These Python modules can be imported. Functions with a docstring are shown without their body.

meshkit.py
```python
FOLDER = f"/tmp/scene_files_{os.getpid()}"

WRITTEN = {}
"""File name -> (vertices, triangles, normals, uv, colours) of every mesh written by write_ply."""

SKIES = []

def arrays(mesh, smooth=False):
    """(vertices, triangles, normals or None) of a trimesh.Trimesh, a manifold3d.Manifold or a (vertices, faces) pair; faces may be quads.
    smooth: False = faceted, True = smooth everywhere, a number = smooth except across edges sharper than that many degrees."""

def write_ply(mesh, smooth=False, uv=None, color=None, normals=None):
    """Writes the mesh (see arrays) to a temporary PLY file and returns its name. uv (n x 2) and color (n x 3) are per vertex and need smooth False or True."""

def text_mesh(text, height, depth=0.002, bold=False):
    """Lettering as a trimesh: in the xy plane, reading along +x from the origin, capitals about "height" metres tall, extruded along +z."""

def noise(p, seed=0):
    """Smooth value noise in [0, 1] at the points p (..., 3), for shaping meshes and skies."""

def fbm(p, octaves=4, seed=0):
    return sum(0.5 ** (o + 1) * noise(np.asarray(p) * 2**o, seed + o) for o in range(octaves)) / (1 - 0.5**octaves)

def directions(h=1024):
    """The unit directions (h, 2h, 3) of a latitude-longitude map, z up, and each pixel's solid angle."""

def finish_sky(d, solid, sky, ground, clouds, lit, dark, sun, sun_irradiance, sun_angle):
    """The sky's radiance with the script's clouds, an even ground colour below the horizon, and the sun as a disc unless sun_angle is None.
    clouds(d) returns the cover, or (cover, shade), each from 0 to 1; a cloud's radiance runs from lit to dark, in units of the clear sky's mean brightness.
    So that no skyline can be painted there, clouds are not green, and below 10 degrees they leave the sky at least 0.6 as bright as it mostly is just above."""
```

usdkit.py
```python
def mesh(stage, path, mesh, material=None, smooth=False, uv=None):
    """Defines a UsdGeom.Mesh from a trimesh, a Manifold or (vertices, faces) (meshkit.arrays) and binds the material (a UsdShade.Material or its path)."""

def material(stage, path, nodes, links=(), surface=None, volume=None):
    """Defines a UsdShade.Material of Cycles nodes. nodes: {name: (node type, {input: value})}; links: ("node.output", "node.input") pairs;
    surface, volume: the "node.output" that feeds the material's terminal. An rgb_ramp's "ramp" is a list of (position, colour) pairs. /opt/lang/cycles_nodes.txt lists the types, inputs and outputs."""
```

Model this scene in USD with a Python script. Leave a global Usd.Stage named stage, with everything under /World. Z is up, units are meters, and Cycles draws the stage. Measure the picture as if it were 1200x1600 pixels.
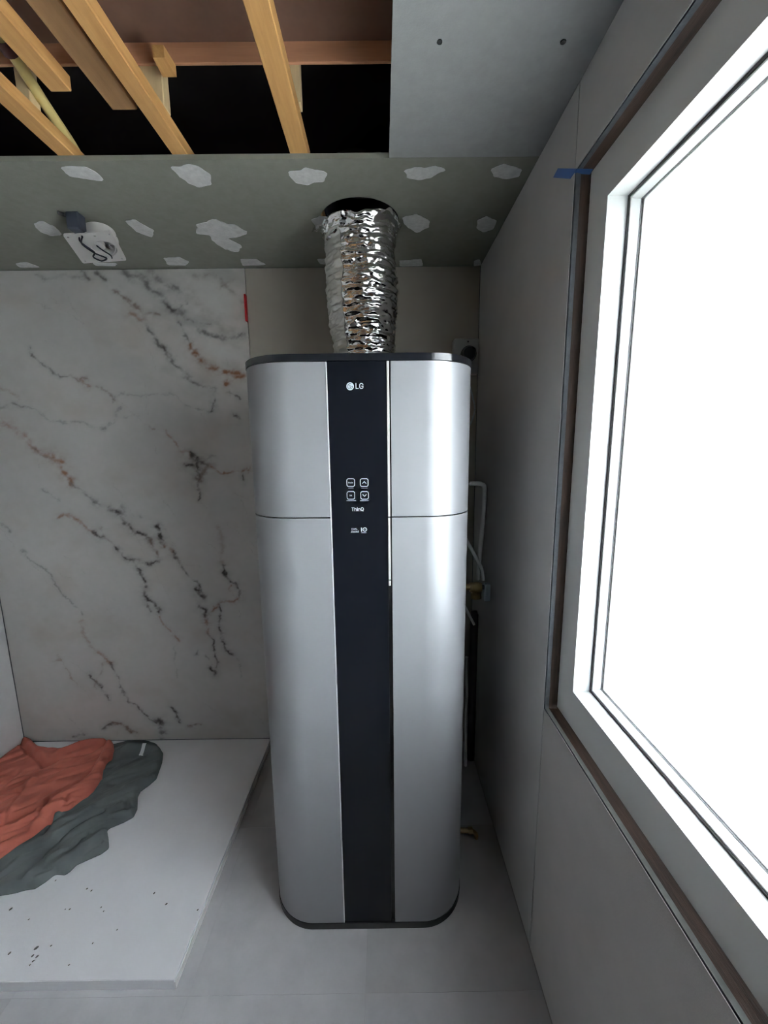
import math, random
import numpy as np, trimesh, manifold3d as m3
import shapely.geometry as sg
from shapely import affinity
from scipy.spatial import cKDTree, Delaunay
import usdkit, meshkit
from meshkit import text_mesh, noise, fbm
from pxr import Usd, UsdGeom, UsdLux, Gf, Sdf, UsdShade, Vt

random.seed(7); RNG = np.random.default_rng(7)
stage = Usd.Stage.CreateInMemory()
UsdGeom.SetStageUpAxis(stage, 'Z'); UsdGeom.SetStageMetersPerUnit(stage, 1.0)
stage.SetDefaultPrim(UsdGeom.Xform.Define(stage, '/World').GetPrim())
UsdGeom.Scope.Define(stage, '/World/Looks')

# ------------------------------------------------------------------ camera
F, PITCH, ROLL, YAW, EYE = 614.867, 0.159, -0.0115, 0.0031, 1.3955
EXPOSURE = 0.68
_f = np.array([math.sin(YAW)*math.cos(PITCH), math.cos(YAW)*math.cos(PITCH), -math.sin(PITCH)])
_r0 = np.array([math.cos(YAW), -math.sin(YAW), 0.0]); _u0 = np.cross(_r0, _f)
_r = math.cos(ROLL)*_r0 + math.sin(ROLL)*_u0; _u = -math.sin(ROLL)*_r0 + math.cos(ROLL)*_u0
cam = UsdGeom.Camera.Define(stage, '/World/Camera')
cam.CreateHorizontalApertureAttr(36.0); cam.CreateVerticalApertureAttr(48.0)
cam.CreateFocalLengthAttr(36.0*F/1200); cam.CreateClippingRangeAttr(Gf.Vec2f(0.02, 200))
cam.CreateExposureAttr(EXPOSURE)
M = np.eye(4); M[0, :3] = _r; M[1, :3] = _u; M[2, :3] = -_f; M[3, :3] = (0, 0, EYE)
cam.AddTransformOp().Set(Gf.Matrix4d(*M.ravel().tolist()))

# ------------------------------------------------------------------ light: overcast sky through the frosted window
dome = UsdLux.DomeLight.Define(stage, '/World/Sky')
dome.CreateColorAttr(Gf.Vec3f(0.93, 0.97, 1.0)); dome.CreateIntensityAttr(6.6)

def at(px, ax, val):
    """photo pixel -> the point where its sight line meets the plane axis=val"""
    d = _f + _r*(px[0]-600)/F - _u*(px[1]-800)/F
    C = np.array([0, 0, EYE]); t = (val-C[ax])/d[ax]
    return C + t*d

# ------------------------------------------------------------------ room dimensions
WR, DB, HC, XL, YF = 0.3997, 1.694, 2.1113, -1.728, -1.75
BT = 0.0125                                   # ceiling board thickness
HX, HY, HX0, HY0 = 0.0262, 1.108, -1.55, -0.70  # hatch in the ceiling

# ------------------------------------------------------------------ materials
MATS = {}
def mat(name, nodes, links=(), surface='p.BSDF'):
    m = usdkit.material(stage, '/World/Looks/'+name, nodes, list(links), surface=surface); MATS[name] = m; return m
def plain(name, col, rough=.6, metallic=0., **kw):
    return mat(name, {'p': ('principled_bsdf', dict(base_color=col, roughness=rough, metallic=metallic, **kw))})
def mottled(name, c1, c2, scale, rough=.7, bump=.0, bscale=120, detail=6, metallic=0., stretch=(1, 1, 1), fine=None, **kw):
    n = {'g': ('geometry', {}), 'mp': ('mapping', {'scale': stretch}), 'n': ('noise_texture', {'scale': scale, 'detail': detail, 'roughness': .6}),
         'r': ('rgb_ramp', {'ramp': [(.3, c1), (.7, c2)]}), 'p': ('principled_bsdf', dict(roughness=rough, metallic=metallic, **kw))}
    l = [('g.position', 'mp.vector'), ('mp.vector', 'n.vector'), ('n.fac', 'r.fac'), ('r.color', 'p.base_color')]
    if bump:
        n['bn'] = ('noise_texture', {'scale': bscale, 'detail': 4}); n['b'] = ('bump', {'strength': bump, 'distance': .002})
        l += [('mp.vector', 'bn.vector'), ('bn.fac', 'b.height'), ('b.normal', 'p.normal')]
    return mat(name, n, l)

mottled('ceiling_green', (.22, .228, .192), (.25, .258, .222), 40, .85, .12, 300)
mottled('ceiling_grey', (.285, .295, .296), (.32, .33, .332), 40, .85, .12, 300)
mottled('filler', (.56, .56, .56), (.72, .72, .72), 60, .9, .3, 90)
mottled('board', (.41, .412, .41), (.45, .452, .448), 9, .62, .06, 250)
mottled('board_warm', (.395, .386, .378), (.435, .425, .415), 9, .62, .06, 250)
mottled('board_beige', (.30, .275, .235), (.345, .32, .275), 5, .6, .05, 250)
mottled('board_edge', (.10, .11, .125), (.14, .15, .165), 80, .8, .2, 200)
mottled('board_strip', (.17, .18, .17), (.22, .23, .22), 80, .8)
mottled('timber_dark', (.040, .024, .016), (.115, .066, .042), 6, .65, .25, 60, stretch=(14, 1.2, 14))
mottled('timber_dark_v', (.040, .026, .020), (.105, .066, .048), 6, .65, .25, 60, stretch=(14, 14, 1.2))
mottled('pine', (.48, .25, .085), (.66, .38, .14), 5, .6, .2, 40, stretch=(9, .8, 9))
mottled('pine_dull', (.34, .19, .085), (.46, .27, .125), 5, .65, .2, 40, stretch=(9, .8, 9))
mottled('pine_pale', (.58, .44, .24), (.70, .55, .32), 5, .6, .15, 40, stretch=(8, 8, .8))
mottled('purlin_wood', (.50, .25, .14), (.64, .33, .19), 5, .7, .2, 40, stretch=(.8, 9, 9))
mottled('roof_board', (.15, .085, .06), (.20, .115, .08), 14, .85, .2, 60)
mottled('membrane', (.012, .010, .013), (.020, .016, .020), 10, .9)
mottled('tile', (.37, .365, .378), (.465, .46, .475), 7, .5, .05, 60, detail=9)
mottled('tile_b', (.34, .335, .34), (.425, .42, .428), 7, .5, .05, 60, detail=9)
mottled('grout', (.30, .295, .29), (.34, .335, .33), 60, .85)
mottled('tray', (.74, .742, .78), (.80, .802, .84), 5, .55, .10, 140, detail=8)
mottled('marble_left', (.50, .50, .50), (.60, .60, .60), 4, .4, detail=9)
mottled('room_wall', (.56, .56, .555), (.62, .62, .615), 4, .8)
mottled('room_wall_grey', (.20, .20, .20), (.25, .25, .25), 4, .8)
mottled('ground_out', (.42, .40, .37), (.54, .52, .48), 3, .9)
plain('silver', (.255, .26, .275), .42, .28)
plain('silver_edge', (.78, .78, .77), .30, .3)
plain('black_glass', (.006, .007, .010), .06, 0., ior=1.33)
plain('black_gloss', (.010, .011, .014), .07)
plain('black_plastic', (.012, .012, .013), .5)
plain('print_white', (.50, .52, .55), .5)
plain('emblem', (.50, .56, .60), .4)
plain('emblem_line', (.05, .06, .07), .5)
plain('upvc', (.62, .64, .64), .35)
plain('white_lip', (.75, .75, .74), .4)
plain('gasket', (.035, .035, .038), .7)
plain('white_plastic', (.68, .68, .67), .4)
plain('socket_plastic', (.36, .36, .37), .45)
plain('dark_plastic', (.022, .023, .028), .5)
plain('hose', (.55, .56, .56), .5)
plain('hose_white', (.70, .70, .68), .5)
plain('chrome', (.7, .7, .72), .2, 1.)
mottled('brass', (.40, .31, .16), (.50, .40, .22), 60, .4, metallic=.8)
plain('lever_grey', (.38, .44, .50), .45)
plain('red_plastic', (.50, .012, .018), .4)
plain('blue_tape', (.055, .135, .36), .65)
plain('yellow_tube', (.62, .50, .20), .5)
plain('box_blue', (.04, .048, .07), .5)
plain('cable_dark', (.018, .02, .035), .5)
plain('fan_white', (.66, .64, .63), .45)
plain('rust_pipe', (.10, .05, .045), .8)
plain('grit', (.10, .095, .09), .9)
plain('tag', (.6, .62, .62), .6)
mat('foil', {'g': ('geometry', {}), 'n': ('noise_texture', {'scale': 45, 'detail': 3, 'distortion': 1.2}), 'b': ('bump', {'strength': .35, 'distance': .003}),
             'p': ('principled_bsdf', {'base_color': (.86, .86, .86), 'metallic': 1., 'roughness': .16})},
    [('g.position', 'n.vector'), ('n.fac', 'b.height'), ('b.normal', 'p.normal')])
mat('foil_tape', {'g': ('geometry', {}), 'n': ('noise_texture', {'scale': 55, 'detail': 4, 'distortion': 1.}), 'b': ('bump', {'strength': .5, 'distance': .003}),
             'p': ('principled_bsdf', {'base_color': (.62, .61, .59), 'metallic': .7, 'roughness': .42})},
    [('g.position', 'n.vector'), ('n.fac', 'b.height'), ('b.normal', 'p.normal')])
mat('frosted', {'p': ('glass_bsdf', {'color': (.97, .99, 1.), 'roughness': .62, 'IOR': 1.45})}, surface='p.BSDF')
def fabric(name, c1, c2):
    mat(name, {'g': ('geometry', {}), 'n': ('noise_texture', {'scale': 12, 'detail': 8}), 'r': ('rgb_ramp', {'ramp': [(.3, c1), (.7, c2)]}),
               'f': ('noise_texture', {'scale': 420, 'detail': 2}), 'b': ('bump', {'strength': .5, 'distance': .002}),
               'p': ('principled_bsdf', {'roughness': .95})},
        [('g.position', 'n.vector'), ('n.fac', 'r.fac'), ('r.color', 'p.base_color'), ('g.position', 'f.vector'), ('f.fac', 'b.height'), ('b.normal', 'p.normal')])
fabric('fabric_orange', (.33, .085, .06), (.43, .12, .085))
fabric('fabric_grey', (.065, .075, .078), (.105, .118, .118))
mat('marble', {'a': ('attribute', {'attribute': 'tint'}), 'g': ('geometry', {}), 'n': ('noise_texture', {'scale': 30, 'detail': 6}),
               'r': ('rgb_ramp', {'ramp': [(.2, (.93, .93, .93)), (.8, (1., 1., 1.))]}), 'm': ('mix_color', {'blend_type': 'multiply', 'fac': 1.}),
               'p': ('principled_bsdf', {'roughness': .38})},
    [('a.color', 'm.a'), ('g.position', 'n.vector'), ('n.fac', 'r.fac'), ('r.color', 'm.b'), ('m.result', 'p.base_color')])

# ------------------------------------------------------------------ helpers
TAKEN = set()
def path_of(name, parent=None):
    base = (str(parent.GetPath()) if parent else '/World') + '/' + name
    p, k = base, 0
    while p in TAKEN:
        k += 1; p = f'{base}_{k:03d}'
    TAKEN.add(p); return p
def keys(prim, label=None, category=None, group=None, kind=None):
    for k, v in (('label', label), ('category', category), ('group', group), ('kind', kind)):
        if v: prim.SetCustomDataByKey(k, v)
    return prim
def thing(name, label=None, category=None, loc=(0, 0, 0), group=None, kind=None):
    x = UsdGeom.Xform.Define(stage, path_of(name)); x.AddTranslateOp().Set(Gf.Vec3d(*map(float, loc)))
    keys(x.GetPrim(), label, category, group, kind)
    ORI[str(x.GetPath())] = np.array(loc, float); return x.GetPrim()
ORI = {}
def obj(name, mesh, material, parent=None, smooth=35, label=None, category=None, group=None, kind=None):
    """one Mesh prim; mesh in world coordinates (made local to its thing)"""
    if isinstance(mesh, list): mesh = trimesh.util.concatenate(mesh)
    o = ORI.get('/'.join(str(parent.GetPath()).split('/')[:3]), np.zeros(3)) if parent else np.zeros(3)
    mesh = mesh.copy(); mesh.apply_translation(-o)
    g = usdkit.mesh(stage, path_of(name, parent), mesh, MATS[material], smooth=smooth)
    return keys(g.GetPrim(), label, category, group, kind)
def struct(name, mesh=None, material=None, parent=None):
    if mesh is None: return thing(name, kind='structure')
    return obj(name, mesh, material, parent, kind=None if parent else 'structure')
def tri(man):
    m = man.to_mesh(); return trimesh.Trimesh(m.vert_properties[:, :3], m.tri_verts, process=False)
def box(x0, x1, y0, y1, z0, z1, bev=0.0):
    s = np.array([x1-x0, y1-y0, z1-z0], float); c = np.array([x0+x1, y0+y1, z0+z1])/2
    if bev <= 0:
        m = trimesh.creation.box(s)
    else:
        b = min(bev, s.min()*.45); pts = []
        for k in range(3):
            h = s/2 - b; h[k] = s[k]/2
            for sx in (-1, 1):
                for sy in (-1, 1):
                    for sz in (-1, 1): pts.append(h*(sx, sy, sz))
        m = trimesh.convex.convex_hull(np.array(pts))
    m.apply_translation(c); return m
def extr(poly, z0, z1):
    gs = getattr(poly, 'geoms', [poly]); out = []
    for g in gs:
        m = trimesh.creation.extrude_polygon(g, z1-z0, engine='earcut'); m.apply_translation((0, 0, z0)); out.append(m)
    return trimesh.util.concatenate(out)
def frames(P):
    T = np.gradient(P, axis=0); T /= np.linalg.norm(T, axis=1, keepdims=True)
    n = np.cross(T[0], (0, 0, 1.)); n = np.cross(T[0], (1., 0, 0)) if np.linalg.norm(n) < .1 else n
    N = []
    for t in T:
        n = n - t*(n@t); n /= np.linalg.norm(n); N.append(n.copy())
    N = np.array(N); return N, np.cross(T, N)
def tube(pts, r, sides=12, sub=8, smooth_path=True):
    P = np.array(pts, float)
    if smooth_path and len(P) > 2:
        from scipy.interpolate import CubicSpline, PchipInterpolator
        d = np.r_[0, np.cumsum(np.linalg.norm(np.diff(P, axis=0), axis=1))]
        P = PchipInterpolator(d, P)(np.linspace(0, d[-1], (len(P)-1)*sub+1))
    N, B = frames(P); a = np.linspace(0, 2*np.pi, sides, endpoint=False)
    R = np.broadcast_to(np.asarray(r, float), (len(P),)) if np.ndim(r) == 0 else np.interp(np.linspace(0, 1, len(P)), np.linspace(0, 1, len(r)), r)
    V = P[:, None] + R[:, None, None]*(np.cos(a)[None, :, None]*N[:, None] + np.sin(a)[None, :, None]*B[:, None])
    n, s = len(P), sides; V = V.reshape(-1, 3); f = []
    for i in range(n-1):
        for j in range(s):
            A, b_, c, d_ = i*s+j, i*s+(j+1) % s, (i+1)*s+(j+1) % s, (i+1)*s+j
            f += [(A, c, b_), (A, d_, c)]
    V = np.vstack([V, P[0], P[-1]])
    for j in range(s):
        f += [(n*s, j, (j+1) % s), (n*s+1, (n-1)*s+(j+1) % s, (n-1)*s+j)]
    m = trimesh.Trimesh(V, f, process=False); trimesh.repair.fix_normals(m); return m
def cyl(p, q, r, sides=24): return tube([p, q], r, sides, smooth_path=False)
def rounded(cx, cy, wx, wy, r, n=24):
    return sg.box(cx-wx/2+r, cy-wy/2+r, cx+wx/2-r, cy+wy/2-r).buffer(r, quad_segs=n)
def up_wall_xz(m, y):
    """flat extrusion in xy (depth +z) -> stands in the xz plane facing -y, its front at y - depth"""
    v = m.vertices.copy(); m = m.copy(); m.vertices = np.c_[v[:, 0], y - v[:, 2], v[:, 1]]; return m

# ================================================================== SETTING
# ---- floor of large tiles
fl = struct('floor')
obj('screed', box(XL-.1, WR+.1, YF-.1, DB+.1, -.06, -.0006), 'grout', fl, smooth=False)
JX, JY, P0 = -0.060, 0.8115, 0.4585
xs = [JX + P0*k for k in range(-5, 3)]; ys = [JY + P0*k for k in range(-7, 4)]
k = 0
for a, b in zip(xs[:-1], xs[1:]):
    for c, d in zip(ys[:-1], ys[1:]):
        x0, x1, y0, y1 = max(a, XL), min(b, WR), max(c, YF), min(d, DB)
        if x1-x0 < .02 or y1-y0 < .02: continue
        k += 1
        obj('tile', box(x0+.0002, x1-.0002, y0+.0002, y1-.0002, -.010, 0), 'tile' if (k*7+int(a*10)) % 3 else 'tile_b', fl, smooth=False)

# ---- back wall: marble slab and beige panel
wb = struct('wall_back')
obj('backing', box(XL-.1, WR+.15, DB+.008, DB+.10, -.06, HC+.01), 'board_edge', wb, smooth=False)
SEAM = -0.5355
veins = []
def V(orig, sc, w, col, s, pts):
    veins.append((np.array([[orig[0]+x/sc, orig[1]+y/sc] for x, y in pts]), w, col, s))
A_, B_ = ((0, 400), 2.857), ((0, 780), 2.727)
G, R_, K, N_ = 'g', 'r', 'k', 'n'
for o, w, c, s, pts in [
 (A_, 7, G, .8, [(550,60),(580,90),(640,100),(680,150),(720,185),(760,235),(810,260)]), (A_, 3, K, .7, [(740,225),(765,238),(800,228),(830,210)]),
 (A_, 2.5, G, .8, [(800,290),(820,350),(850,400)]), (A_, 5.5, R_, 1., [(850,400),(890,450),(930,495),(990,520),(1085,525)]), (A_, 5, R_, 1., [(1010,575),(1045,545),(1085,540)]),
 (A_, 6, G, .7, [(660,60),(700,100),(740,135),(800,155)]), (A_, 4, K, .7, [(430,80),(470,105)]), (A_, 3, K, .6, [(370,75),(392,95)]),
 (A_, 4, N_, .7, [(510,150),(560,190),(610,230),(660,260),(700,262)]), (A_, 6, R_, .6, [(580,260),(640,285)]), (A_, 4, G, .9, [(650,300),(680,360),(710,400),(740,415),(770,465)]),
 (A_, 3, K, .7, [(735,400),(745,440)]), (A_, 4, G, .8, [(770,470),(820,530),(880,570),(905,585)]), (A_, 3, G, .8, [(905,585),(955,590),(955,640)]), (A_, 3, K, .9, [(955,640),(948,690)]),
 (A_, 2.5, G, .7, [(840,280),(890,300),(930,305)]), (A_, 5, G, .8, [(890,330),(940,350),(1000,360),(1050,370),(1100,350)]), (A_, 4, G, .4, [(170,80),(200,100),(280,95),(380,85)]),
 (A_, 2.2, K, .6, [(125,415),(180,475),(240,520),(265,540),(300,535)]), (A_, 2.5, N_, .6, [(310,525),(350,550),(390,545)]), (A_, 3, R_, .8, [(360,560),(395,580)]), (A_, 2.2, N_, .6, [(430,580),(480,610),(510,640)]),
 (A_, 2, G, .45, [(500,650),(510,625),(550,615),(620,620),(760,615),(800,640),(860,680),(950,695)]), (A_, 3, K, .9, [(1040,715),(1070,725)]), (A_, 3, K, .7, [(1030,610),(1070,635)]),
 (A_, 3, K, .6, [(0,675),(50,665),(110,668)]), (A_, 2, G, .45, [(110,668),(180,700),(230,740),(370,745),(430,760),(460,765),(510,740),(520,710),(610,715)]), (A_, 3, G, .6, [(520,695),(540,680)]), (A_, 3, G, .6, [(440,770),(470,760)]),
 (A_, 6, R_, .75, [(0,740),(60,770),(110,800),(140,850),(190,880),(240,900)]), (A_, 8, R_, 1., [(240,900),(270,920),(290,960),(315,1015)]), (A_, 2.5, K, .5, [(140,850),(190,885),(240,905)]), (A_, 2.5, G, .6, [(315,1015),(360,1040),(400,1080),(430,1110)]), (A_, 3, K, .7, [(420,1105),(445,1105)]),
 (A_, 3, N_, .8, [(665,760),(690,770)]), (A_, 3, R_, .6, [(735,780),(780,825),(810,870),(850,890)]), (A_, 5, K, 1., [(850,885),(880,905),(920,930)]), (A_, 5, K, .9, [(835,930),(860,930)]), (A_, 4, K, 1., [(880,910),(885,960),(885,1040)]), (A_, 2.5, K, .8, [(885,1040),(890,1090)]),
 (A_, 7, N_, .8, [(920,930),(905,965),(890,1000)]), (A_, 2.5, G, .5, [(930,900),(960,895)]), (A_, 3, R_, .8, [(940,940),(990,975),(1050,960),(1110,955)]), (A_, 3, K, .7, [(1080,980),(1090,1000)]), (A_, 2, G, .5, [(190,1040),(265,1095)]),
 (A_, 5, N_, .4, [(870,90),(960,85),(1010,130),(1050,180),(1090,210)]), (A_, 4, N_, .5, [(990,150),(1030,105)]), (A_, 2.5, R_, .5, [(0,590),(40,600),(80,630)]), (A_, 12, N_, .22, [(840,160),(900,240),(960,290),(1030,330)]),
 (B_, 4, R_, .7, [(250,80),(265,60),(310,80),(350,100),(400,145)]), (B_, 4.5, K, .9, [(395,140),(430,160),(445,155)]), (B_, 2, N_, .6, [(430,125),(450,160),(500,205)]), (B_, 3.2, K, .9, [(500,205),(520,240),(560,260),(620,272),(680,268)]),
 (B_, 3.6, K, .9, [(560,260),(600,310),(618,345),(618,375)]), (B_, 4, K, .95, [(605,400),(630,430),(660,440),(680,475)]), (B_, 4, K, .9, [(635,472),(630,455)]), (B_, 3, R_, .7, [(680,500),(720,560),(760,600)]), (B_, 2, G, .35, [(740,630),(745,700),(760,760)]),
 (B_, 5, K, .9, [(465,45),(520,65),(530,100),(560,130),(620,160),(640,175)]), (B_, 4, G, .7, [(515,30),(540,80)]), (B_, 4, G, .6, [(595,78),(605,84)]), (B_, 3, G, .6, [(390,0),(420,20)]), (B_, 4, N_, .8, [(640,175),(660,215),(675,250)]), (B_, 4.5, K, .95, [(670,110),(678,150),(690,175),(705,205)]), (B_, 4, R_, .9, [(705,205),(735,220)]),
 (B_, 2.6, K, .7, [(735,220),(770,280),(800,325),(840,350),(850,385),(870,420)]), (B_, 4.5, K, .9, [(830,385),(860,415)]), (B_, 5, K, .95, [(850,460),(870,470),(878,510)]), (B_, 3.5, R_, .8, [(878,510),(880,550),(890,575)]), (B_, 2.5, K, .8, [(890,575),(910,610),(920,660),(920,715)]), (B_, 3.5, K, .9, [(895,715),(910,740),(925,720)]), (B_, 3, G, .7, [(840,640),(840,665)]), (B_, 2, G, .6, [(880,650),(895,700)]),
 (B_, 6, R_, .3, [(930,120),(950,200),(945,270)]), (B_, 3.5, K, .9, [(950,285),(965,325),(1000,355),(1025,390),(1025,420)]), (B_, 3, R_, .9, [(1025,420),(980,435),(930,450),(900,470)]), (B_, 3, R_, .8, [(975,385),(985,375)]), (B_, 3.2, K, .8, [(935,450),(938,540),(945,590),(960,640),(995,660)]), (B_, 2, G, .35, [(995,660),(1025,710),(1030,760)]),
 (B_, 2.2, G, .55, [(95,215),(120,250),(160,280),(205,310),(235,360),(270,410),(330,460),(350,490)]), (B_, 5, R_, .4, [(345,520),(360,590),(390,630),(440,665),(470,700)]), (B_, 3, R_, .8, [(420,655),(470,700)]), (B_, 2.6, K, .75, [(470,700),(510,770),(525,830),(545,860),(590,890),(630,930),(670,955)]), (B_, 7, K, .8, [(670,945),(690,950),(690,1000),(685,1030)]), (B_, 4, R_, .8, [(240,690),(255,690)]), (B_, 2, R_, .5, [(250,660),(290,740),(330,790)]),
 (B_, 3, K, .85, [(380,745),(410,775),(440,810),(470,855)]), (B_, 2.5, N_, .4, [(440,700),(420,760),(410,800)]), (B_, 3, K, .7, [(310,1015),(355,1000)]), (B_, 3.5, K, .8, [(440,975),(480,955)]), (B_, 5, N_, .8, [(480,950),(520,960),(560,990),(590,995)]), (B_, 3, K, .8, [(730,885),(760,930),(770,950)]), (B_, 3, N_, .6, [(800,965),(860,960)]), (B_, 3, G, .6, [(0,100),(45,140)]),
]:
    V(o[0], o[1], w, c, s, pts)
VCOL = {'g': (.13, .13, .125), 'r': (.22, .10, .045), 'k': (.025, .018, .016), 'n': (.15, .10, .075)}
def marble_panel():
    x0, x1, z0, z1, st = XL+.004, SEAM-.0012, .034, HC-.004, .0035
    X = np.linspace(x0, x1, int((x1-x0)/st)); Z = np.linspace(z0, z1, int((z1-z0)/st)); nx, nz = len(X), len(Z)
    gx, gz = np.meshgrid(X, Z, indexing='ij'); P = np.c_[gx.ravel(), np.zeros(gx.size), gz.ravel()]
    warp = np.c_[fbm(P*28, 4, 3)-.5, fbm(P*28, 4, 9)-.5]*.030 + np.c_[noise(P*140, 5)-.5, noise(P*140, 6)-.5]*.006
    Q = P[:, [0, 2]] + warp
    col = np.tile(np.array([.46, .455, .44]), (len(P), 1))
    cl = fbm(P*3.2, 5, 21); col *= (0.86 + .28*cl)[:, None]
    tr_ = np.exp(-(((P[:, 0]+.72)/.34)**2 + ((P[:, 2]-1.93)/.30)**2))        # paler, cloudier corner of the slab
    c2 = np.clip(fbm(np.c_[P[:, 0]*9+P[:, 2]*6, P[:, 1], P[:, 2]*11]+2, 5, 40)*2.4-1.0, 0, 1)
    col *= (1 + .16*tr_ - .42*tr_*c2)[:, None]
    br = fbm(P*7+4, 4, 33); col += np.clip(br-.52, 0, 1)[:, None]*np.array([-.10, -.17, -.22])
    amp = np.clip(fbm(P*42, 3, 14)*2.2-.45, .15, 1.0)
    for px, w, c, s in veins:
        W = np.array([at(q, 1, DB) for q in px])[:, [0, 2]]
        seg = []
        for a, b in zip(W[:-1], W[1:]):
            n = max(2, int(np.linalg.norm(b-a)/.003)); seg.append(a + (b-a)*np.linspace(0, 1, n)[:, None])
        S = np.vstack(seg); d, _ = cKDTree(S).query(Q, distance_upper_bound=.09)
        w_m = w*.0017; near = np.isfinite(d)
        t = np.zeros(len(P)); t[near] = s*np.exp(-(d[near]/w_m)**2)*amp[near] + .24*s*np.exp(-(d[near]/(w_m*3.5))**2)*amp[near]
        t = np.clip(t, 0, 1)[:, None]; col = col*(1-t) + np.array(VCOL[c])*t
    for k in range(46):                      # fine hairlines that run the same way
        c0 = np.array([RNG.uniform(x0, x1), RNG.uniform(z0, z1)]); L = RNG.uniform(.05, .22); a = RNG.normal(-.95, .3)
        S = c0 + np.linspace(0, L, 60)[:, None]*np.array([math.cos(a), math.sin(a)])
        d, _ = cKDTree(S).query(Q, distance_upper_bound=.02); near = np.isfinite(d)
        t = np.zeros(len(P)); t[near] = .28*np.exp(-(d[near]/.0016)**2)*amp[near]
        col = col*(1-t[:, None]) + np.array((.2, .18, .16))*t[:, None]
    idx = np.arange(nx*nz).reshape(nx, nz); a, b, c, d = idx[:-1, :-1].ravel(), idx[1:, :-1].ravel(), idx[1:, 1:].ravel(), idx[:-1, 1:].ravel()
    f = np.r_[np.c_[a, b, c], np.c_[a, c, d]]
    Vt_ = P.copy(); Vt_[:, 1] = DB
    # edge skirt back to the backing
    ring = np.r_[idx[:, 0], idx[-1, 1:], idx[-2::-1, -1], idx[0, -2:0:-1]]
    back = Vt_[ring] + (0, .010, 0); n0 = len(Vt_); m = len(ring)
    fr = [(ring[i], n0+i, ring[(i+1) % m]) for i in range(m)] + [(ring[(i+1) % m], n0+i, n0+(i+1) % m) for i in range(m)]
    V2 = np.vstack([Vt_, back]); C2 = np.vstack([col, col[ring]])
    g = usdkit.mesh(stage, path_of('marble_panel', wb), (V2, np.vstack([f, fr])), MATS['marble'])
    UsdGeom.PrimvarsAPI(g).CreatePrimvar('tint', Sdf.ValueTypeNames.Color3fArray, 'vertex').Set(Vt.Vec3fArray.FromNumpy(np.clip(C2, .01, 1).astype(np.float32)))
marble_panel()
obj('wall_panel', box(SEAM+.0012, WR-.002, DB, DB+.010, 0.0, HC-.004, .0006), 'board_beige', wb, smooth=False)

# ---- left wall
wl = struct('wall_left')
obj('marble_panel', box(XL-.010, XL, .20, DB-.001, .034, HC-.004), 'marble_left', wl, smooth=False)
obj('wall_panel', box(XL-.010, XL, YF, .197, .0, HC-.004), 'room_wall', wl, smooth=False)
obj('backing', box(XL-.10, XL-.010, YF-.1, DB+.1, -.06, HC+.01), 'board_edge', wl, smooth=False)
# ---- wall behind the photographer
struct('wall_front', box(XL-.1, WR+.2, YF-.1, YF, -.06, HC+.01), 'room_wall_grey')

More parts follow.
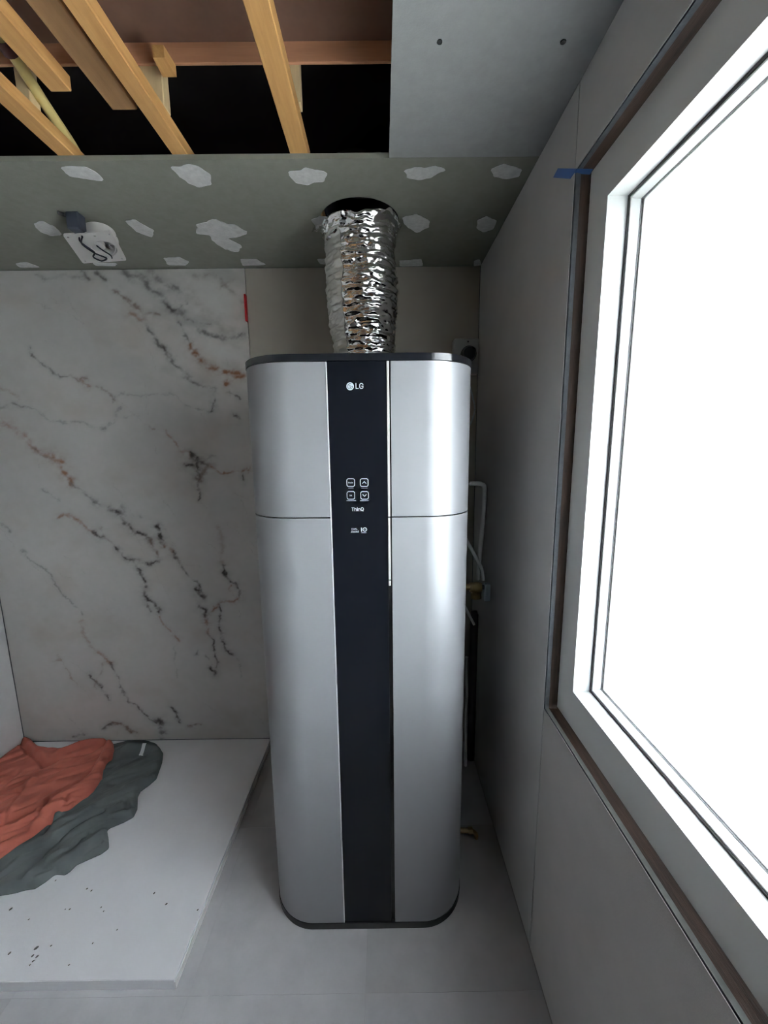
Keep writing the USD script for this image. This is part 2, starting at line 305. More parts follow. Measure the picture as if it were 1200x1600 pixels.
# ---- right wall with the window opening
WY1, WZ0, WZ1, WY0 = 0.900, 0.7445, 1.9500, -0.25     # opening in the boards
FX = WR + .033                                          # room-side face of the window frame
wr = struct('wall_right')
T = .0015; g = .0012
obj('wall_board', box(WR, WR+T, WY1+g, DB, 0.004, HC-.003, .0006), 'board', wr, smooth=False)
obj('wall_board', box(WR, WR+T, WY0, WY1-g, WZ1, HC-.003, .0006), 'board', wr, smooth=False)
obj('wall_board', box(WR, WR+T, WY0, WY1-g, .004, WZ0, .0006), 'board_warm', wr, smooth=False)
obj('wall_board', box(WR, WR+T, YF, WY0-2*g, .004, HC-.003, .0006), 'board', wr, smooth=False)
def ring_yz(x0, x1, i, o):
    """a frame around the opening between two (y0,y1,z0,z1) rectangles"""
    s = sg.box(o[0], o[2], o[1], o[3]).difference(sg.box(i[0], i[2], i[1], i[3])); m = extr(s, 0, x1-x0)
    v = m.vertices.copy(); m.vertices = np.c_[x0 + v[:, 2], v[:, 0], v[:, 1]]; trimesh.repair.fix_normals(m); return m
op = (WY0, WY1, WZ0, WZ1)
def grow(r, d): return (r[0]-d, r[1]+d, r[2]-d, r[3]+d)
# second board layer (its edge shows as a thin strip), then timber lining
obj('backing_board', ring_yz(WR+.0035, WR+.0130, op, (YF-.05, DB+.05, -.05, HC)), 'board_edge', wr, smooth=False)
obj('board_edge_strip', box(WR+.0036, WR+.0125, WY0+.01, WY1-.001, WZ0+.0001, WZ0+.0010), 'board_strip', wr, smooth=False)
lin = grow(op, .001)
for nm, (a, b, c, d), mt in (('timber_lining', (WY0-.03, WY1+.032, WZ0-.045, WZ0-.001), 'timber_dark'), ('timber_lining', (WY0-.03, WY1+.032, WZ1+.001, WZ1+.045), 'timber_dark'),
                         ('timber_lining', (WY1+.001, WY1+.045, WZ0-.001, WZ1+.001), 'timber_dark_v'), ('timber_lining', (WY0-.045, WY0-.001, WZ0-.001, WZ1+.001), 'timber_dark_v')):
    obj(nm, box(WR+.0135, WR+.12, a, b, c, d), mt, wr, smooth=False)
obj('wall_core', ring_yz(WR+.05, WR+.22, grow(op, .046), (YF-.1, DB+.1, -.06, HC+.02)), 'board_edge', wr, smooth=False)

# ---- the window
win = struct('window_1')
fo = (WY0+.002, WY1-.002, WZ0+.006, WZ1-.004)           # frame outside
fi = (WY0+.075, .8275, .8385, 1.8635)                  # frame inside
FD = .0385
def mitred(x0, x1, i, o, side, sl=0.0):
    """one mitred bar of a frame: sides 'b','t','l','r' in (y,z); the inner face slopes by sl outwards"""
    q = {'b': [(o[0], o[2]), (o[1], o[2]), (i[1], i[2]), (i[0], i[2])], 't': [(o[0], o[3]), (o[1], o[3]), (i[1], i[3]), (i[0], i[3])],
         'r': [(o[1], o[2]), (o[1], o[3]), (i[1], i[3]), (i[1], i[2])], 'l': [(o[0], o[2]), (o[0], o[3]), (i[0], i[3]), (i[0], i[2])]}[side]
    i2 = (i[0]+sl, i[1]-sl, i[2]+sl, i[3]-sl)
    q2 = q[:2] + {'b': [(i2[1], i2[2]), (i2[0], i2[2])], 't': [(i2[1], i2[3]), (i2[0], i2[3])], 'r': [(i2[1], i2[3]), (i2[1], i2[2])], 'l': [(i2[0], i2[3]), (i2[0], i2[2])]}[side]
    return trimesh.convex.convex_hull(np.array([(x0, *p) for p in q] + [(x1, *p) for p in q2]))
for s in 'brtl':
    obj('frame', mitred(FX, FX+.07, fi, fo, s), 'upvc', win, smooth=False)
gx = FX+FD
gi = grow(fi, -.0012)
for s in 'brtl': obj('gasket', mitred(gx, gx+.004, grow(fi, -.0045), fi, s), 'gasket', win, smooth=False)
for s in 'brtl': obj('glazing_bead', mitred(gx+.0022, gx+.018, grow(fi, -.0075), grow(fi, .0), s, .0045), 'upvc', win, smooth=False)
for s in 'brtl': obj('seal', mitred(gx+.018, gx+.021, grow(fi, -.0125), grow(fi, 0), s), 'gasket', win, smooth=False)
obj('pane', box(gx+.021, gx+.027, fi[0]-.0, fi[1]+.0, fi[2]-.0, fi[3]+.0), 'frosted', win, smooth=False)
for s in 'brtl': obj('outer_frame', mitred(gx+.028, gx+.075, grow(fi, -.012), grow(fi, .03), s, 0), 'upvc', win, smooth=False)

# ---- ground outside the window
struct('ground', [box(WR+.22, 14, -14, 14, -.45, -.35)], 'ground_out')

# ---- ceiling boards with the open hatch and the hole for the duct
HOLE = (-0.062, 1.385, .124)
ce = struct('ceiling')
def board(poly, mt): return obj('ceiling_board', extr(poly, HC, HC+BT), mt, ce, smooth=False)
board(sg.box(HX, YF, WR+.05, HY), 'ceiling_grey')
board(sg.box(XL-.05, HY+.0008, WR+.05, DB+.05).difference(sg.Point(HOLE[0], HOLE[1]).buffer(HOLE[2], quad_segs=24)), 'ceiling_green')
board(sg.box(XL-.05, YF, HX0, HY), 'ceiling_green')
board(sg.box(HX0, YF, HX, HY0), 'ceiling_green')
C1 = lambda q: [(x/3, y/3) for x, y in q]
C2 = lambda q: [(300+x/3, y/3) for x, y in q]
C3 = lambda q: [(600+x/2, y/2) for x, y in q]
for q in [C1([(285,785),(330,778),(410,785),(455,815),(488,845),(420,838),(330,825)]), C1([(800,782),(850,785),(880,768),(940,785),(985,820),(990,860),(935,875),(890,860),(850,830)]),
          C2([(450,805),(510,798),(530,785),(560,795),(630,805),(615,850),(570,850),(540,865),(490,855)]), C2([(1000,800),(1040,785),(1100,788),(1140,778),(1200,795),(1150,808),(1120,830),(1060,840),(1010,830)]),
          C3([(335,530),(375,512),(430,530),(420,550),(380,558),(345,550)]), C1([(160,1050),(200,1038),(250,1060),(290,1098),(240,1105),(190,1085)]), C1([(590,1035),(630,1030),(720,1080),(710,1110),(640,1085)]),
          C1([(930,1050),(1000,1028),(1100,1055),(1155,1085),(1150,1095),(1110,1110),(1060,1115),(1130,1150),(1115,1182),(1060,1170),(1000,1130),(985,1100),(930,1095)]),
          C3([(60,680),(100,668),(140,690),(140,710),(100,725),(65,700)]), C3([(295,690),(320,675),(350,690),(340,715),(310,725),(290,710)]), C1([(75,1235),(120,1228),(188,1252),(90,1252)]), C1([(770,1210),(840,1205),(885,1225),(870,1243),(790,1240)]),
          C2([(230,1215),(300,1215),(350,1240),(240,1243)]), C3([(50,815),(115,810),(120,830),(50,831)]), C3([(282,815),(298,810),(303,828),(282,830)]), C1([(440,1232),(550,1234),(540,1245),(450,1243)]), C2([(590,1215),(630,1212),(632,1238),(600,1235)]),
          C2([(560,1030),(600,1015),(640,1020),(640,1085),(590,1070)])]:
    P = np.array([at(p, 2, HC)[:2] for p in q]); poly = sg.Polygon(P).buffer(0)
    b = poly.buffer(-.004).buffer(.006); ring = np.array(b.exterior.coords if b.geom_type == 'Polygon' else poly.exterior.coords)
    pts = sg.LinearRing(ring); n = max(24, int(pts.length/.006))
    R = np.array([pts.interpolate(t, normalized=True).coords[0] for t in np.linspace(0, 1, n, endpoint=False)])
    c = R.mean(0); k = fbm(np.c_[R*60, np.zeros(n)], 3, 5)-.5; R = c + (R-c)*(1+.22*k[:, None])
    poly = sg.Polygon(R).buffer(0); poly = max(getattr(poly, 'geoms', [poly]), key=lambda z: z.area)
    obj('filler_patch', extr(poly, HC-.0012, HC+.0003), 'filler', ce, smooth=False)
for q in ((687, 65), (880, 65)):
    p = at(q, 2, HC)
    s = trimesh.creation.cylinder(.0048, .0016, sections=20); s.apply_translation((p[0], p[1], HC-.0003)); obj('screw', s, 'gasket', ce, smooth=False)

# ---- roof space above the hatch
ro = struct('roof')
PY, PZ0, PZ1 = 1.000, 2.2275, 2.2670
obj('roof_deck', box(XL-.1, WR+.25, YF-.1, PY+.040, PZ1, PZ1+.02), 'roof_board', ro, smooth=False)
for a in ((XL-.1, WR+.25, PY+.040, 2.35, 2.46, 2.48), (XL-.1, WR+.25, PY+.036, PY+.040, PZ1+.02, 2.46), (XL-.1, WR+.25, 2.33, 2.35, HC-.02, 2.46), (XL-.13, XL-.1, YF-.13, 2.35, HC-.02, 2.50),
          (WR+.22, WR+.25, YF-.13, 2.35, HC-.02, 2.50), (XL-.1, WR+.25, YF-.13, YF-.1, HC-.02, 2.48), (XL-.1, WR+.25, DB+.05, 2.35, HC-.02, HC)):
    obj('black_membrane', box(*a), 'membrane', ro, smooth=False)

# ================================================================== THINGS
JZ = HC + BT
def joist(label, x0, x1, y0, y1, z0, h, mt='pine'):
    m = box(x0, x1, y0, y1, z0, z0+h, .002)
    return thing_mesh('ceiling_joist', m, mt, label, 'timber joist')
def thing_mesh(name, mesh, mt, label, cat, smooth=35, group=None):
    return obj(name, mesh, mt, None, smooth, label, cat, group)
joist('bright pine joist crossing the open ceiling hatch nearest its right edge', -.2205, -.1765, -.40, 1.685, JZ, .034)
joist('bright pine joist in the middle of the hatch in front of the wood block', -.5135, -.4745, -.40, 1.685, JZ, .030)
joist('lowest-left pine joist in the hatch, running under the pale yellow tube to the board edge', -.797, -.755, -.40, 1.685, JZ, .028)
joist('dull brown sawn-off joist end lying just left of the middle hatch joist', -.600, -.543, -.40, 1.0255, 2.158, .036, 'pine_dull')
joist('short sawn-off pine joist end at the far left of the hatch beside the yellow tube', -.700, -.655, -.40, .979, 2.158, .030)
thing_mesh('cross_batten', box(-1.25, -.03, -.39, -.34, JZ-.0001+.0345, 2.158+.001, .001), 'pine', 'pine batten lying across the joists at the near end of the ceiling hatch', 'timber batten')
thing_mesh('roof_purlin', box(XL-.09, WR+.2, PY, PY+.007, PZ0, PZ1-.0002, .001), 'purlin_wood', 'reddish brown purlin running crosswise under the dark roof deck', 'timber purlin')
def post(label, x0, x1, y0, y1, z0, z1=PZ0-.0002, mt='pine_pale'):
    return thing_mesh('hanger_post', box(x0, x1, y0, y1, z0, z1, .0015), mt, label, 'timber post')
post('pale short upright post under the projecting wood block in the hatch', -.5227, -.4742, PY+.0075, PY+.0375, JZ+.0302, PZ1-.0004)
post('thin pale upright post seen behind the right edge of the rightmost hatch joist', -.2080, -.1722, PY+.0075, PY+.036, JZ+.0342, PZ1-.0004)
q1 = at((61, 168), 1, PY+.03)
post('pale upright post glimpsed between the lowest-left joist and the yellow tube', -.797, q1[0], PY+.0075, PY+.036, JZ+.0282, PZ1-.0004)
e0, e1, e2 = at((239, 90), 2, 2.199), at((257, 90), 2, 2.199), at((277, 122), 2, 2.199); e3 = at((240, 70), 1, e0[1])
bl = trimesh.convex.convex_hull(np.array([(e0[0], e0[1], 2.199), (e1[0], e0[1], 2.199), (e0[0], e0[1], e3[2]), (e1[0], e0[1], e3[2]), (e2[0], PY-.003, 2.199), (e2[0]-.030, PY-.003, 2.199), (e2[0], PY-.003, e3[2]), (e2[0]-.030, PY-.003, e3[2])]))
thing_mesh('wood_block', bl, 'pine', 'short pine block sticking out towards the viewer from the crosswise purlin', 'timber block', smooth=False)
a, b = at((-40, -8), 2, 2.215), at((10, 70), 2, 2.210); c = at((119, 238), 2, 2.155); e = at((127, 252), 2, 2.14)
yt = thing('yellow_tube', 'pale yellow plastic tube slanting between the left hatch joists', 'tube', (0, 0, 0))
obj('tube_body', tube([a+(a-b)*3, a, b, (b+c)/2, c, e], .0115, 16), 'yellow_tube', yt)
d = (c-b)/np.linalg.norm(c-b)
obj('clip', tube([b-d*.012, b+d*.012], .0165, 16, smooth_path=False), 'rust_pipe', yt, label='dark clip around the tube')
obj('clip_tab', box(b[0]+.012, b[0]+.030, b[1]-.008, b[1]+.008, b[2]-.004, b[2]+.004, .001), 'white_plastic', yt)
r0 = at((150, 247), 2, JZ+.012)
thing_mesh('conduit_stub', tube([(r0[0]-.05, 1.17, JZ+.0125), (r0[0]-.01, 1.16, JZ+.014), (r0[0]+.05, 1.18, JZ+.0125)], .0120, 14), 'rust_pipe', 'dark red-brown conduit piece lying on the hatch edge next to the lowest-left joist', 'conduit')

# ---- water heater
XC, D0, W, RC, HT = -0.057, 0.9524, .58, .128, 1.6138
S0, S1, ZS, ZT = -0.1290, 0.0125, 1.2300, 1.5960
wh = thing('water_heater', 'tall silver heat pump water heater with black glass centre strip', 'water heater', (XC, D0+W/2, 0))
foot = rounded(XC, D0+W/2, W, W, RC, 32); CY = D0+W/2
core = foot.buffer(-.008, quad_segs=32)
obj('body_core', extr(core, .012, ZT), 'black_plastic', wh)
shell = foot.difference(foot.buffer(-.007, quad_segs=32))
LP = shell.intersection(sg.box(-9, -9, S0-.0002, CY+.6)); RP = shell.intersection(sg.box(S1+.0095, -9, 9, CY+.6))
LP = max(getattr(LP.intersection(sg.box(-9, -9, 9, CY+.22)), 'geoms', [LP.intersection(sg.box(-9, -9, 9, CY+.22))]), key=lambda z: z.area)
RP = max(getattr(RP.intersection(sg.box(-9, -9, 9, CY+.22)), 'geoms', [RP.intersection(sg.box(-9, -9, 9, CY+.22))]), key=lambda z: z.area)
BP = shell.intersection(sg.box(-9, CY+.222, 9, 9))
for z0, z1, nm in ((.021, ZS-.0017, 'lower_panel'), (ZS+.0017, ZT, 'upper_panel')):
    obj(nm, extr(LP, z0, z1), 'silver', wh); obj(nm, extr(RP, z0, z1), 'silver', wh)
obj('rear_panel', extr(BP, .021, ZT), 'silver', wh)
obj('centre_strip', box(S0+.0035, S1-.0006, D0+.0012, D0+.012, .0, ZT+.0012, .0008), 'black_glass', wh, label='glossy black glass strip')
obj('trim_strip', box(S0, S0+.0028, D0-.0006, D0+.008, .02, ZT, .0007), 'silver_edge', wh)
obj('trim_strip', box(S1, S1+.0058, D0-.0012, D0+.008, ZS+.001, ZT, .0009), 'silver_edge', wh)
obj('trim_strip', box(S1, S1+.0058, D0-.0012, D0+.008, 1.070, ZS-.0022, .0009), 'silver_edge', wh)
obj('trim_cap', box(S1, S1+.0058, D0-.0012, D0+.008, 1.054, 1.0665, .0009), 'silver_edge', wh)
capm = foot.buffer(.0018, quad_segs=32)
obj('top_cap', [extr(capm, ZT+.0015, HT-.002), extr(capm.buffer(-.0022), HT-.002, HT)], 'black_gloss', wh, label='glossy black top lid')
obj('base', extr(foot.buffer(.0016, quad_segs=32), 0, .0200), 'black_plastic', wh, label='black plinth')
# print on the strip: from photo pixels on the strip's plane
FY = D0 + .0012
def on_strip(px): p = at(px, 1, FY); return p[0], p[2]
MPP = .001475
def lettering(text, x_px, base_px, width_px, cap_px, bold=False, thin=.0004):
    m = text_mesh(text, 1.0, 1.0, bold); b = m.bounds; x, z = on_strip((x_px, base_px)); v = m.vertices
    m.vertices = np.c_[(v[:, 0]-b[0, 0])/(b[1, 0]-b[0, 0])*width_px*MPP + x, v[:, 1]*cap_px*MPP*1.0 + z, v[:, 2]*thin]
    return m_to_strip(m)
def m_to_strip(m):
    v = m.vertices; m = m.copy(); m.vertices = np.c_[v[:, 0], FY - v[:, 2], v[:, 1]]; m.faces = m.faces; trimesh.repair.fix_normals(m); return m
def flat(poly, t0=0, t1=.0004):
    m = extr(poly, t0, t1); v = m.vertices; m.vertices = np.c_[v[:, 0], FY - v[:, 2], v[:, 1]]; trimesh.repair.fix_normals(m); return m
def sp(q): return on_strip(q)
ex, ez = sp((547.1, 603.6)); ER = 6.0*MPP
em = obj('emblem', flat(sg.Point(ex, ez).buffer(ER, quad_segs=16), 0, .0006), 'emblem', wh, label='round silver emblem')
ln = [sg.Point(ex-.30*ER, ez+.28*ER).buffer(.13*ER), sg.LineString([(ex, ez+.35*ER), (ex, ez-.38*ER), (ex+.18*ER, ez-.38*ER)]).buffer(.07*ER, cap_style='flat'),
      sg.LineString([(ex+.28*ER, ez), (ex+.66*ER, ez)] + [(ex+.66*ER*math.cos(t), ez+.66*ER*math.sin(t)) for t in np.linspace(0, -5.1, 40)]).buffer(.06*ER, cap_style='flat')]
obj('emblem_line', [flat(z, .0006, .0008) for z in ln], 'emblem_line', em)
obj('lettering', lettering('LG', 555.6, 607.5, 12.6, 8.4, True), 'print_white', wh)
def sq(cx, cy, chev=None, text=None, tw=8, cap=(0, 0)):
    x, z = sp((cx, cy)); h = 6.9*MPP; r = 3.6*MPP; st = .55*MPP
    s = sg.box(x-h+r, z-h+r, x+h-r, z+h-r).buffer(r); ms = [flat(s.difference(s.buffer(-2*st)))]
    if chev: 
        ms.append(flat(sg.LineString([(x-3.2*MPP, z-chev*1.7*MPP), (x, z+chev*1.7*MPP), (x+3.2*MPP, z-chev*1.7*MPP)]).buffer(.55*MPP, cap_style='flat')))
    if text: ms.append(lettering(text, cx-tw/2, cy+1.2, tw, 2.4, True))
    if cap[1]:                                # caption too small to read: a row of tiny dashes
        cx0 = x - cap[0]*MPP/2; rr = random.Random(int(cx*10+cy)); t = 0
        while t < cap[0]:
            wdt = rr.uniform(.5, 1.1); ms.append(flat(sg.box(cx0+t*MPP, z-8.9*MPP-.45*cap[1]*MPP, cx0+(t+wdt)*MPP, z-8.9*MPP+.45*cap[1]*MPP))); t += wdt+.35
    obj('button', ms, 'print_white', wh)
sq(548.0, 754.0, None, 'Mode', 8.0, (8, 1.1)); sq(569.1, 754.0, 1, None, 8, (9.5, .7))
sq(548.3, 774.0, None, 'Set', 4.4, (14.5, 1.3)); sq(569.6, 774.0, -1, None, 8, (14.5, 1.2))
obj('lettering', lettering('ThinQ', 549.2, 798.6, 20.4, 5.9, True), 'print_white', wh)
x0, z0 = sp((548.1, 832.1)); x1, _ = sp((561.0, 832.1))
obj('lettering', [lettering('DUAL', 549.3, 827.9, 9.9, 3.0, True), lettering('Inverter', 548.7, 830.9, 11.8, 2.0, False), flat(sg.box(x0, z0, x1, z0+.9*MPP)), flat(sg.box(x1-.7*MPP, z0, x1, z0+3.4*MPP))], 'print_white', wh)
a0, b0 = sp((564.0, 830.8)); ox, oz = sp((570.0, 827.4)); u0, uz = sp((564.6, 832.9))
obj('lettering', [flat(sg.box(a0, b0, a0+1.9*MPP, b0+7*MPP)), flat(sg.Point(ox, oz).buffer(3.7*MPP).difference(sg.Point(ox, oz).buffer(2.3*MPP))), flat(sg.box(ox-1.1*MPP, oz-.35*MPP, ox+1.1*MPP, oz+.35*MPP)),
                  flat(sg.box(u0, uz, u0+8.8*MPP, uz+.9*MPP))], 'print_white', wh)

# ---- crinkled foil duct from the heater up to the ceiling hole
du = thing('exhaust_duct', 'crumpled shiny foil duct rising from the water heater to the ceiling', 'duct', (-.06, 1.385, HT))
def duct_grid(th0, th1, nth, z0, z1, nz, off=0., seed=2, flare=True):
    th = np.linspace(th0, th1, nth); t = np.linspace(0, 1, nz); TH, Tt = np.meshgrid(th, t, indexing='ij'); Z = z0 + (z1-z0)*Tt
    hz = Z - HT
    rad = np.interp(hz, [0, .10, .285, .40, .45, .485], [.097, .101, .111, .109, .112, .128 if flare else .113])
    cx = np.interp(hz, [0, .10, .285, .40, .485], [-.046, -.052, -.060, -.060, -.060])
    P = np.stack([np.cos(TH)*2.2, np.sin(TH)*2.2, Z*26], -1)
    ridge = .0013*np.sin((hz/.021 + TH/(2*np.pi))*2*np.pi)
    c1 = np.abs(fbm(np.stack([np.cos(TH)*1.6, np.sin(TH)*1.6+Z*6, Z*34], -1), 2, seed)-.5)*2; c2 = np.abs(fbm(np.stack([np.cos(TH)*4+Z*12, np.sin(TH)*4, Z*70], -1), 2, seed+7)-.5)*2
    lump = fbm(np.stack([np.cos(TH)*1.5, np.sin(TH)*1.5, Z*8], -1), 2, seed+3)-.5
    rad = rad + ridge - .012*c1 - .008*c2 + .018*lump + off + .004
    X = cx + rad*np.cos(TH); Y = 1.385 + rad*np.sin(TH)
    return X, Y, Z, TH, Tt
def grid_mesh(X, Y, Z, closed):
    n, m = X.shape; idx = np.arange(n*m).reshape(n, m); f = []
    i2 = np.roll(idx, -1, 0) if closed else idx
    A, B, C, D = (idx[:, :-1], i2[:, :-1], i2[:, 1:], idx[:, 1:]) if closed else (idx[:-1, :-1], idx[1:, :-1], idx[1:, 1:], idx[:-1, 1:])
    f = np.r_[np.c_[A.ravel(), B.ravel(), C.ravel()], np.c_[A.ravel(), C.ravel(), D.ravel()]]
    return trimesh.Trimesh(np.c_[X.ravel(), Y.ravel(), Z.ravel()], f, process=False)
n_ = 190
X, Y, Z, TH, Tt = duct_grid(0, 2*np.pi*(n_-1)/n_, n_, HT, HC-.016, 240)
edge = (fbm(np.stack([np.cos(TH)*2.5, np.sin(TH)*2.5, TH*0], -1), 3, 31)-.5)
Z = Z + np.clip((Tt-.86)/.14, 0, 1)*(edge*.045 - .008 + .020*np.cos(TH-.25)); Z = np.minimum(Z, HC-.003)
obj('foil_sleeve', grid_mesh(X, Y, Z, True), 'foil', du, smooth=28)
X, Y, Z, TH, Tt = duct_grid(math.radians(172), math.radians(240), 60, HT+.001, HC-.045, 220, off=.0028, seed=2)
wv = .10*(fbm(np.c_[Z[0]*14, Z[0]*0, Z[0]*0], 3, 8)-.5)
TH2 = TH + np.linspace(0, 1, 60)[:, None]*wv[None, :]
cx = -.0605; rr = np.hypot(X-cx, Y-1.385); X, Y = cx+rr*np.cos(TH2), 1.385+rr*np.sin(TH2)
m1 = grid_mesh(X, Y, Z, False); m2 = m1.copy(); m2.invert(); m2.vertices = m2.vertices + (np.array([cx, 1.385, 0])-m2.vertices)*np.array([.012, .012, 0])
obj('foil_tape', [m1, m2], 'foil_tape', du, smooth=28, label='dull foil tape along the seam')
# torn flap on the left at the top
u = np.linspace(0, 1, 26); v = np.linspace(0, 1, 20); U, Vv = np.meshgrid(u, v, indexing='ij')
FXx = -.158 - .052*U; FY_ = 1.345 - .035*Vv + .03*U; FZ = 2.098 - .055*Vv*(1-.55*U) - .010*U + .010*(fbm(np.stack([U*4, Vv*4, U*0], -1), 3, 4)-.5)
FZ = np.minimum(FZ, HC-.004)
fm = grid_mesh(FXx, FY_, FZ, False); fb = fm.copy(); fb.invert(); fb.vertices += (0, .0012, .0006)
obj('torn_flap', [fm, fb], 'foil', du, smooth=28)
obj('inner_pipe', extr(sg.Point(-.055, 1.385).buffer(.118, quad_segs=24).difference(sg.Point(-.055, 1.385).buffer(.114, quad_segs=24)), HC+.03, HC+.13), 'dark_plastic', du)

# ---- extractor fan hanging out of the ceiling
fa = thing('extractor_fan', 'white square extractor fan hanging loose from the ceiling over the marble wall', 'extractor fan', (-.94, 1.42, 2.05))
A0, A1 = at((98, 367), 2, 2.060), at((174, 362), 2, 2.060); A2, A3 = at((198, 407), 2, 2.043), at((129.5, 412), 2, 2.043)
ux = (A1-A0+A2-A3)/2; uy = (A3-A0+A2-A1)/2; cen = (A0+A1+A2+A3)/4
nrm = np.cross(ux, uy); nrm /= np.linalg.norm(nrm); nrm *= np.sign(nrm[2])       # up
def fan(poly, h0, h1):
    m = extr(poly, h0, h1); v = m.vertices; m.vertices = cen + v[:, :1]*ux + v[:, 1:2]*uy + v[:, 2:]*nrm; trimesh.repair.fix_normals(m); return m
pl = sg.box(-.5, -.5, .5, .5).buffer(-.04).buffer(.04)
pl = pl.difference(sg.Point(.16, .04).buffer(.27))
for q in ((-.42, -.42), (.42, -.42), (.42, .42), (-.42, .42), (.12, -.40)): pl = pl.difference(sg.Point(*q).buffer(.022))
obj('face_plate', fan(pl, 0, .005), 'fan_white', fa, smooth=False)
obj('spigot', fan(sg.Point(.04, .0).buffer(.38).difference(sg.Point(.04, .0).buffer(.35)), .005, .046), 'fan_white', fa, smooth=40)
obj('duct_cowl', fan(sg.Point(.16, .04).buffer(.30).difference(sg.Point(.16, .04).buffer(.275)), .003, .03), 'fan_white', fa, smooth=40)
hub = fan(sg.Point(.03, .03).buffer(.15), .008, .03); obj('motor_hub', hub, 'fan_white', fa, smooth=40)
for k in range(7):
    t = 2*math.pi*k/7; b1 = sg.LineString([(.16+.03*math.cos(t), .04+.03*math.sin(t)), (.16+.26*math.cos(t+.25), .04+.26*math.sin(t+.25))]).buffer(.03)
    obj('fan_blade', fan(b1, .018, .021), 'socket_plastic', fa, smooth=False)
def fp(x, y, h): return cen + x*ux + y*uy + h*nrm
obj('supply_cable', tube([fp(-.18, -.42, .004), fp(-.22, -.30, -.004), fp(-.06, .02, -.008), fp(-.14, .22, -.008), fp(-.02, .36, -.008), fp(.12, .27, -.008), fp(-.05, .05, -.010), fp(-.2, -.25, -.008), fp(-.12, -.44, -.003), fp(-.17, -.40, .006)], .0024, 8, 10), 'cable_dark', fa)
obj('supply_cable', tube([fp(.05, -.12, -.002), fp(.14, .02, -.006), fp(.22, .16, -.006), fp(.22, .34, -.003)], .0022, 8, 10), 'cable_dark', fa)
q0 = at((121, 350), 2, 2.085)
obj('terminal_box', box(q0[0]-.020, q0[0]+.020, q0[1]-.022, q0[1]+.012, 2.062, HC-.001, .004), 'box_blue', fa, label='dark blue-grey terminal box')
obj('cable_gland', tube([(q0[0]-.022, q0[1]-.018, 2.1), (q0[0]-.040, q0[1]-.020, 2.106)], .005, 10, smooth_path=False), 'dark_plastic', fa)

# ---- socket with plug on the back wall
so = thing('wall_socket', 'grey surface socket with black plug on back wall above heater corner', 'socket', (.345, DB, 1.76))
SY = DB-.042
p0, p1 = at((709.5, 529), 1, SY), at((747.5, 584), 1, SY)
obj('socket_box', box(p0[0], min(p1[0], WR-.003), SY, DB-.0002, p1[2], p0[2], .003), 'socket_plastic', so)
pc = at((731, 554.5), 1, SY); rp = .0305
obj('socket_screw', tube([(pc[0], SY+.002, p0[2]-.012), (pc[0], SY-.001, p0[2]-.012)], .0035, 12, smooth_path=False), 'dark_plastic', so)
obj('plug', [tube([(pc[0], SY+.001, pc[2]), (pc[0], SY-.020, pc[2])], [rp, rp], 32, smooth_path=False), tube([(pc[0], SY-.020, pc[2]), (pc[0], SY-.032, pc[2])], [rp*.92, rp*.75], 32, smooth_path=False)], 'dark_plastic', so, label='round black plug')
q = [at(z, 1, 1.64) for z in ((729, 573), (733, 600), (739, 622), (742, 640), (738, 655), (730, 670))]
ctop = np.array([pc[0]-.005, SY-.028, pc[2]-.015])
thing_mesh('power_cable', tube([ctop, (pc[0]-.01, SY-.03, pc[2]-.06)] + q[1:] + [q[-1]+np.array([-.05, 0, -.05])], .0035, 10), 'lever_grey', 'thin grey power cable looping out beside the heater below the socket', 'cable')

# ---- plumbing beside the heater
YP = 1.42
def P(px, y=YP): return at(px, 1, y)
ho = thing('bent_hose', 'pale grey hose with elbow leaving the upper right side of the heater', 'hose', P((757, 765)))
obj('hose_body', tube([P((735, 755.5)), P((748, 755.5)), P((755, 757.5)), P((757.5, 764)), P((757, 785)), P((753, 830)), P((748.5, 880)), P((747, 906))], .0082, 14), 'hose', ho)
obj('metal_tip', tube([P((728, 756)), P((736, 755.6))], .0060, 14, smooth_path=False), 'chrome', ho, label='small chrome connector')
thing_mesh('slanting_hose', tube([P((722, 832), 1.36), P((731, 848), 1.36), P((744, 872), 1.38), P((753, 890), 1.39), P((755, 907), 1.39)], .0062, 14), 'hose', 'pale grey hose slanting down behind the brass valve from the heater side', 'hose')
thing_mesh('drip_hose', tube([P((722, 940)), P((730, 955)), P((741, 976))], .0052, 12), 'hose', 'short pale hose end slanting down beneath the brass valve', 'hose')
bv = thing('brass_valve', 'brass valve with blue-grey lever on the right side of the heater', 'valve', P((743, 918)))
vb = P((743, 918)); sx = vb[0]
obj('valve_body', [tube([P((724, 917)), P((738, 917))], .0125, 20, smooth_path=False), tube([P((734, 917.5)), P((741, 917.5)), P((748, 917.5)), P((752, 917.5))], [.0175, .0195, .0195, .0165], 20), tube([P((743.5, 915)), P((743.5, 927))], .0170, 6, smooth_path=False), tube([P((743.5, 926)), P((744, 934))], .0195, 20, smooth_path=False)], 'brass', bv)
obj('valve_stem', tube([P((751, 917.5)), P((759, 917.5))], .0085, 14, smooth_path=False), 'chrome', bv)
l0, l1 = P((757.5, 913), YP-.01), P((764, 936), YP+.012)
obj('lever', box(l0[0], l1[0]+.001, YP-.012, YP+.012, l1[2], l0[2], .003), 'lever_grey', bv, label='flat blue-grey lever')
wp = at((727.2, 1196), 2, 0)
thing_mesh('white_pipe', tube([(wp[0], wp[1], 0), (wp[0]-.002, wp[1], .30), (wp[0]-.006, wp[1], .52)], .0065, 12), 'hose_white', 'thin white pipe standing on the floor along the heater right edge', 'pipe')
bp = at((738, 1192), 2, 0)
